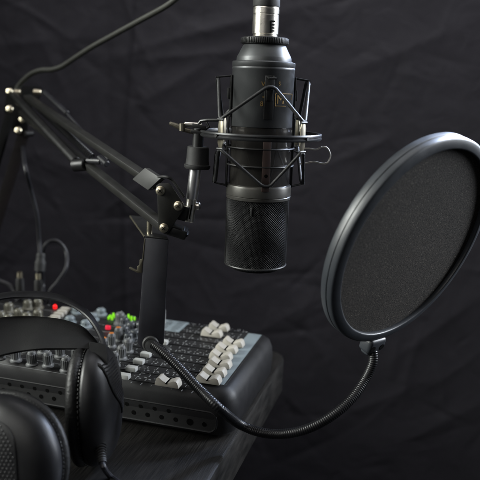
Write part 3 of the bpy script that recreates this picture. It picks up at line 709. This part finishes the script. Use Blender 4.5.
# mount block under the hoop
bc = pc+bdir*(RS+1.35)-nrm*.55; db = depth(bc)
mb = MB(); rot = Matrix((btan, nrm, bdir)).transposed()
mb.box(bc, (2.0,1.2,1.3), rot, bev=.32, seg=4); mb.box(bc+bdir*.55, (1.5,.9,.8), rot, bev=.25, seg=3); mb.mi = 1
for s_ in (-.55, .5): mb.cyl(bc+btan*s_+nrm*.58+bdir*.12, bc+btan*s_+nrm*.63+bdir*.12, .25, 16)
mb.build('mount_block', [M['hoop'], M['hole']], pop)
# gooseneck
GP = [(bc+bdir*.2, None), ((373,361), db), ((366,378), db), ((354,396), db-.6), ((336,413), db-1.2), ((312,427), db-1.4), ((288,433.5), db-1.2), ((264,433), db-.6), ((241,425), db), ((220,409), 51.8), ((200,390), 52.6), ((181,370), 53.4), ((166,355), 54), ((153,344), 54.6)]
gp = [p if d is None else D(p[0], p[1], d) for p, d in GP]
cl = spline(gp, 24); 
Ls = [0]
for a_, b_ in zip(cl, cl[1:]): Ls.append(Ls[-1]+(b_-a_).length)
tot = Ls[-1]; step = .042; out = []; rs = []; i = 0; s_ = 0; kk = 0
while s_ < tot:
    while i < len(Ls)-2 and Ls[i+1] < s_: i += 1
    t = (s_-Ls[i])/max(1e-6, Ls[i+1]-Ls[i]); out.append(cl[i].lerp(cl[i+1], t)); rs.append((.36,.38,.392,.38)[kk % 4]); s_ += step; kk += 1
mb = MB(); mb.tube(out, rs, 18); mb.build('gooseneck', M['gooseneck'], pop, sharp=80)
# clamp hanging from the arm: bent strip, jaw, bolt, swivel nut
yc = Y(150,300,55.6).y
c1 = [Y(145,237.5,yc), Y(168.3,240,yc), Y(163.8,343,yc), Y(160.5,349,yc), Y(142,349,yc), Y(137.5,343,yc)]
mb = MB(); mb.prism(c1, V((0,1,0)), .22, bev=.04); mb.build('clamp_plate', M['plate_metal'], pop)
jt = [Y(144.8,237.6,yc), Y(168.3,240.2,yc)]
mb = MB(); zz = jt[0].z; bl = Z(130.5,216.8,zz); jp = [jt[0], jt[1], bl+(jt[1]-jt[0]), bl]
mb.prism([p+V((0,0,.02)) for p in jp], V((0,0,1)), .14, bev=.03); mb.build('clamp_jaw', M['black_metal'], pop)
mb = MB(); mb.bar(jt[0]+V((-.06,.1,.06)), bl+V((-.06,0,.06)), .07, .16, bev=.02); mb.build('jaw_lit_edge', M['lit_edge_metal'], pop)  # thin pale bar painting the highlight along the jaw
mb = MB()                                              # notched side flange, its lighter tone paints the lit edge
fl = [(145.2,238.5),(144.2,238.2),(142.3,259),(139.5,260),(139.2,265.5),(137,266.5),(136.8,270.5),(130,267),(128.7,268.5),(137,272.8),(142,273),(142.6,262),(143.6,258)]
mb.prism([Y(x, y, yc-.02) for x, y in fl], V((0,1,0)), .2, bev=.02); mb.build('notched_flange', M['lit_edge_metal'], pop)
mb = MB(); bpx = Y(149.5,226,yc+1.2); mb.cyl(V((bpx.x,bpx.y,zz)), V((bpx.x,bpx.y,zz+1.5)), .24, 16, .03); mb.build('clamp_bolt', M['brass_screw'], pop)
nc = Y(150.5,343.5,yc); mb = MB(); mb.lathe([(.45,0),(.62,0),(.7,.1),(.7,.22),(.6,.3),(.45,.3)], nc, V((.15,-1,.1)), 28, caps=False); mb.build('washer', M['saddle'], pop)
mb = MB(); mb.cyl(nc, nc+V((.1,-.7,0)), .44, 20, .06); mb.cyl(nc+V((.06,-.45,.0)), gp[-2], .5, 18, .06, r2=.43); mb.build('swivel_nut', M['black_metal'], pop)

# ================================================================== HEADPHONES
hp_ = thing('headphones', Z(95,466,0), 'black padded over-ear headphones lying at the left with textured ear cups', 'headphones')
def cup(center, n, up, a, b, cush, shell, squ=2.3):
    """n = outward axis; loft of super-ellipse sections; returns functions"""
    n = V(n).normalized(); up = (V(up)-n*V(up).dot(n)).normalized(); w = up.cross(n)
    def sec(s, k, dz=0, N=64):
        out = []
        for j in range(N):
            t = 2*math.pi*j/N; c, s_ = math.cos(t), math.sin(t); e = 2/squ
            out.append(center+n*s+w*(a*k*math.copysign(abs(c)**e, c))+up*(b*k*math.copysign(abs(s_)**e, s_)+dz))
        return out
    cb = MB(); cb.loft([sec(s, k) for s, k in cush])
    sb = MB(); sb.loft([sec(s, k) for s, k in shell])
    def surf(x, y, lift=0):                            # point on the shell at lateral x, vertical y
        k = ((abs(x)/a)**squ+(abs(y)/b)**squ)**(1/squ); prof_ = shell[3:]
        for (s0, k0), (s1, k1) in zip(prof_, prof_[1:]):
            if k0 >= k >= k1: 
                s = s0+(s1-s0)*((k0-k)/max(1e-6,k0-k1)); return center+n*(s+lift)+w*x+up*y
        return None
    return cb, sb, surf, sec, (n, up, w)
CUSH = [(-1.08,.55),(-1.1,.8),(-1.03,.9),(-.85,.97),(-.6,1.0),(-.35,.99),(-.12,.93),(-.02,.86)]
SH = [(-.1,.80),(-.05,.92),(.05,.965),(.3,.985),(.7,.975),(1.05,.94),(1.4,.87),(1.7,.76),(1.92,.62),(2.05,.45),(2.1,.25),(2.12,.05)]
# right cup, edge on
rc = D(91,404,51.5); NR = V((.995,-.03,.05)); cb, sb, surf, sec, (n_, up_, w_) = cup(rc, NR, V((-.06,.1,1)), 3.5, 4.55, CUSH, SH)
ear = sb.build('ear_cup', M['shell'], hp_, sharp=60); cb.build('ear_cushion', M['leather'], ear, sharp=60)
mb = MB()
st = sec(-.06, .972, N=90)
for p, q in zip(st, st[1:]+st[:1]): j_ = rr.uniform(-.08,.08); mb.tube([p.lerp(q,.2+j_)+n_*rr.uniform(-.02,.02), p.lerp(q,.68+j_)], rr.uniform(.026,.036), 5)
mb.build('stitching', M['stitch'], ear)
mb = MB()
def bound(yy): return -1.9+2.9*(1/(1+math.exp((yy-.55)*1.9)))   # S-shaped edge of the ridged field
for k in range(19):                                    # ridged grille on the outer face
    yy = -.75+.235*k; x0 = bound(yy); pts = []
    for j in range(8):
        p = surf(x0+.12+1.9*j/7, yy, .02)
        if p: pts.append(p)
    if len(pts) > 2: mb.tube(pts, .065, 6)
mb.build('grille', M['bump_metal'], ear)
pts = [surf(bound(-1.0+.12*k), -1.0+.12*k, .0) for k in range(40)]; pts = [p for p in pts if p]
mb = MB(); mb.tube(pts, [.03]+[.13]*(len(pts)-2)+[.03], 8); mb.build('grille_border', M['shell'], ear)
# strain relief & cord
s0 = D(100,440,49.5); s1 = D(102.5,463,48.2)
for k in range(9):
    p = s0.lerp(s1, k/9); q = s0.lerp(s1, (k+.6)/9); mb.cyl(p, q, .52-.025*k, 16, .06)
mb.cyl(s0, s1, .3, 12); rel = mb.build('strain_relief', M['rubber'], ear)
c_ = Z(120,484,.22); mb = MB(); mb.tube(spline([s1, D(104,468,48), Z(110,476,.22), c_, Z(134,497,.22), Z(150,530,.22)],8), .21, 10); mb.build('cord', M['thin_cable'], hp_)
# yoke
mb = MB(); mb.loft([[D(x+dx*k, y+dy, d) for dx, dy, d in ((-10.5,-.5,52.6),(-9,.4,49.9),(7.5,2.2,49.6),(9.5,3,50.4),(9.5,2.5,52.8))] for x, y, k in ((100,362,.98),(99.5,354,1.0),(98.5,345,.98),(98,342.3,.92),(97.8,341.7,.8))]); mb.build('yoke', M['shell'], hp_, sharp=50)
# left cup, outer face to the camera
lc = D(3,457,46.5); NL = V((-.30,-.92,.16)); cb, sb, surfL, sec, (n_, up_, w_) = cup(lc, NL, V((-.1,.2,1)), 4.75, 4.45, CUSH, SH, 2.12)
ear2 = sb.build('ear_cup', M['shell'], hp_, sharp=60); cb.build('ear_cushion', M['leather'], ear2, sharp=60)
mb = MB(); st = sec(-.06, .972, N=110)
for p, q in zip(st, st[1:]+st[:1]): j_ = rr.uniform(-.08,.08); mb.tube([p.lerp(q,.18+j_)+n_*rr.uniform(-.02,.02), p.lerp(q,.7+j_)], rr.uniform(.028,.04), 5)
mb.build('stitching', M['stitch'], ear2)
mb = MB(); mb2 = MB()
for r_ in range(-12, 13):
    for c_ in range(-14, 15):
        x = (c_+(r_ % 2)*.5)*.31; y = r_*.24
        if (abs(x+.35)/2.7)**3.33+(abs(y)/2.9)**3.33 > 1: continue
        p = surfL(x, y, .0)
        if p is None: continue
        p2, p3 = surfL(x+.02, y), surfL(x, y+.02)
        if p2 is None or p3 is None: continue
        nn2 = (p2-p).cross(p3-p).normalized(); nn2 = nn2 if nn2.dot(n_) > 0 else -nn2
        mb.lathe([(.07,-.02),(.062,.02),(.04,.035),(0,.04)], p, nn2, 8, caps=False)
mb.build('grille', M['bump_metal'], ear2)
edge = []
for k in range(64):
    t = 2*math.pi*k/64; c, s_ = math.cos(t), math.sin(t); x = -.35+2.85*math.copysign(abs(c)**.6, c); y = 3.05*math.copysign(abs(s_)**.6, s_); p = surfL(x, y, .02)
    if p: edge.append(p)
mb = MB(); mb.tube(edge, .055, 6, closed=True); mb.build('grille_border', M['shell'], ear2)
# headband: outer band and inner strap
def ribbon(pts_lo, pts_hi, th, n=10):                  # strip between two edge curves
    A, B = spline(pts_lo, n), spline(pts_hi, n); secs = []
    for i, (p, q) in enumerate(zip(A, B)):
        t = (A[min(i+1,len(A)-1)]-A[max(i-1,0)]).normalized(); nn = (q-p).cross(t).normalized()
        m_ = (p+q)/2
        secs.append([p+nn*th*.35, p.lerp(q,.15)+nn*th, m_+nn*th*1.1, p.lerp(q,.85)+nn*th, q+nn*th*.35, q-nn*th*.35, p.lerp(q,.85)-nn*th, m_-nn*th*1.0, p.lerp(q,.15)-nn*th, p-nn*th*.35])
    mb = MB(); mb.loft(secs); return mb
HB = [(104,347,51.2),(100,334,52),(91,318.5,52.8),(79,307.5,53.4),(62,299,53.8),(42,295.3,54),(20,294.8,54),(0,297,53.5),(-25,304,52.5),(-50,325,50),(-62,360,48),(-55,400,46.5)]
lo = [D(x, y+2.6, d-.5) for x, y, d in HB]; hi = [D(x, y-2.8, d+1.0) for x, y, d in HB]
ribbon(lo, hi, .16).build('headband', M['shell'], hp_, sharp=50)
SL = [(95,350,50.6),(88,349.5,50.4),(76,349,50.2),(58,349,50.2),(38,349.5,50),(18,352,50),(0,356,49.5),(-25,364,48.5),(-48,382,47)]
SH2 = [(99,345,53),(92,336,53.2),(82,327,53.6),(64,320.5,54),(42,317.5,54),(20,317,54),(0,318.5,53.5),(-25,325,52),(-48,350,49)]
ribbon([D(*p) for p in SL], [D(*p) for p in SH2], .22).build('head_pad', M['pad'], hp_, sharp=50)

# ================================================================== to metres
for me in bpy.data.meshes: me.transform(Matrix.Scale(.01, 4))
for o in C.objects:
    o.location = o.location*.01
    if '_w' in o: del o['_w']

# ================================================================== lights, world, camera
def area(name, loc, target, size, energy, col, sy=None):
    l = bpy.data.lights.new(name, 'AREA'); l.shape = 'RECTANGLE'; l.size = size; l.size_y = sy or size; l.energy = energy; l.color = col
    o = bpy.data.objects.new(name, l); C.objects.link(o); o.location = loc
    o.rotation_euler = (V(target)-V(loc)).to_track_quat('-Z', 'Y').to_euler(); return o
def strip(*a, spread=90):
    o = area(*a); o.data.spread = R(spread); return o
strip('ceiling_light', (.2, .42, 1.45), (.14,.85,0), .9, 1.45, (1,.98,.96), .6, spread=150)
strip('left_window', (-.8, .38, .6), (.06,.56,.22), .4, 2.4, (.97,1,.94), .8, spread=40)
strip('right_window', (.85, .72, .55), (.05,.55,.2), .3, 2.6, (.88,.93,1), .8, spread=50)
strip('rim_light', (.64, 1.0, .62), (.21,.5,.3), .2, 2.6, (.62,.74,1), .22, spread=26)
strip('cloth_fill', (.15, .72, 1.0), (.12,1.08,-.15), 1.1, 1.35, (.96,.95,1), .2, spread=90)  # added fill so the backdrop is lit more evenly
strip('front_fill', (-.55, -.5, .9), (.02,.56,.15), .7, .55, (1,.97,.94), .9, spread=60)  # added weak fill, gives the chrome and screws something to reflect
w = bpy.data.worlds.new('World'); sc.world = w; w.use_nodes = True
w.node_tree.nodes['Background'].inputs[0].default_value = (.8,.88,1,1); w.node_tree.nodes['Background'].inputs[1].default_value = .02
cd = bpy.data.cameras.new('camera'); co = bpy.data.objects.new('camera', cd); C.objects.link(co)
rot = Matrix((CR, CU, -CF)).transposed().to_4x4(); rot.translation = CAM*.01; co.matrix_world = rot
cd.sensor_width = 36; cd.lens = FPX/480*36; cd.clip_start = .01; cd.clip_end = 50
cd.dof.use_dof = True; cd.dof.focus_distance = .55; cd.dof.aperture_fstop = 6.7
sc.camera = co
sc.view_settings.view_transform = 'Standard'; sc.view_settings.look = 'None'; sc.view_settings.exposure = 0
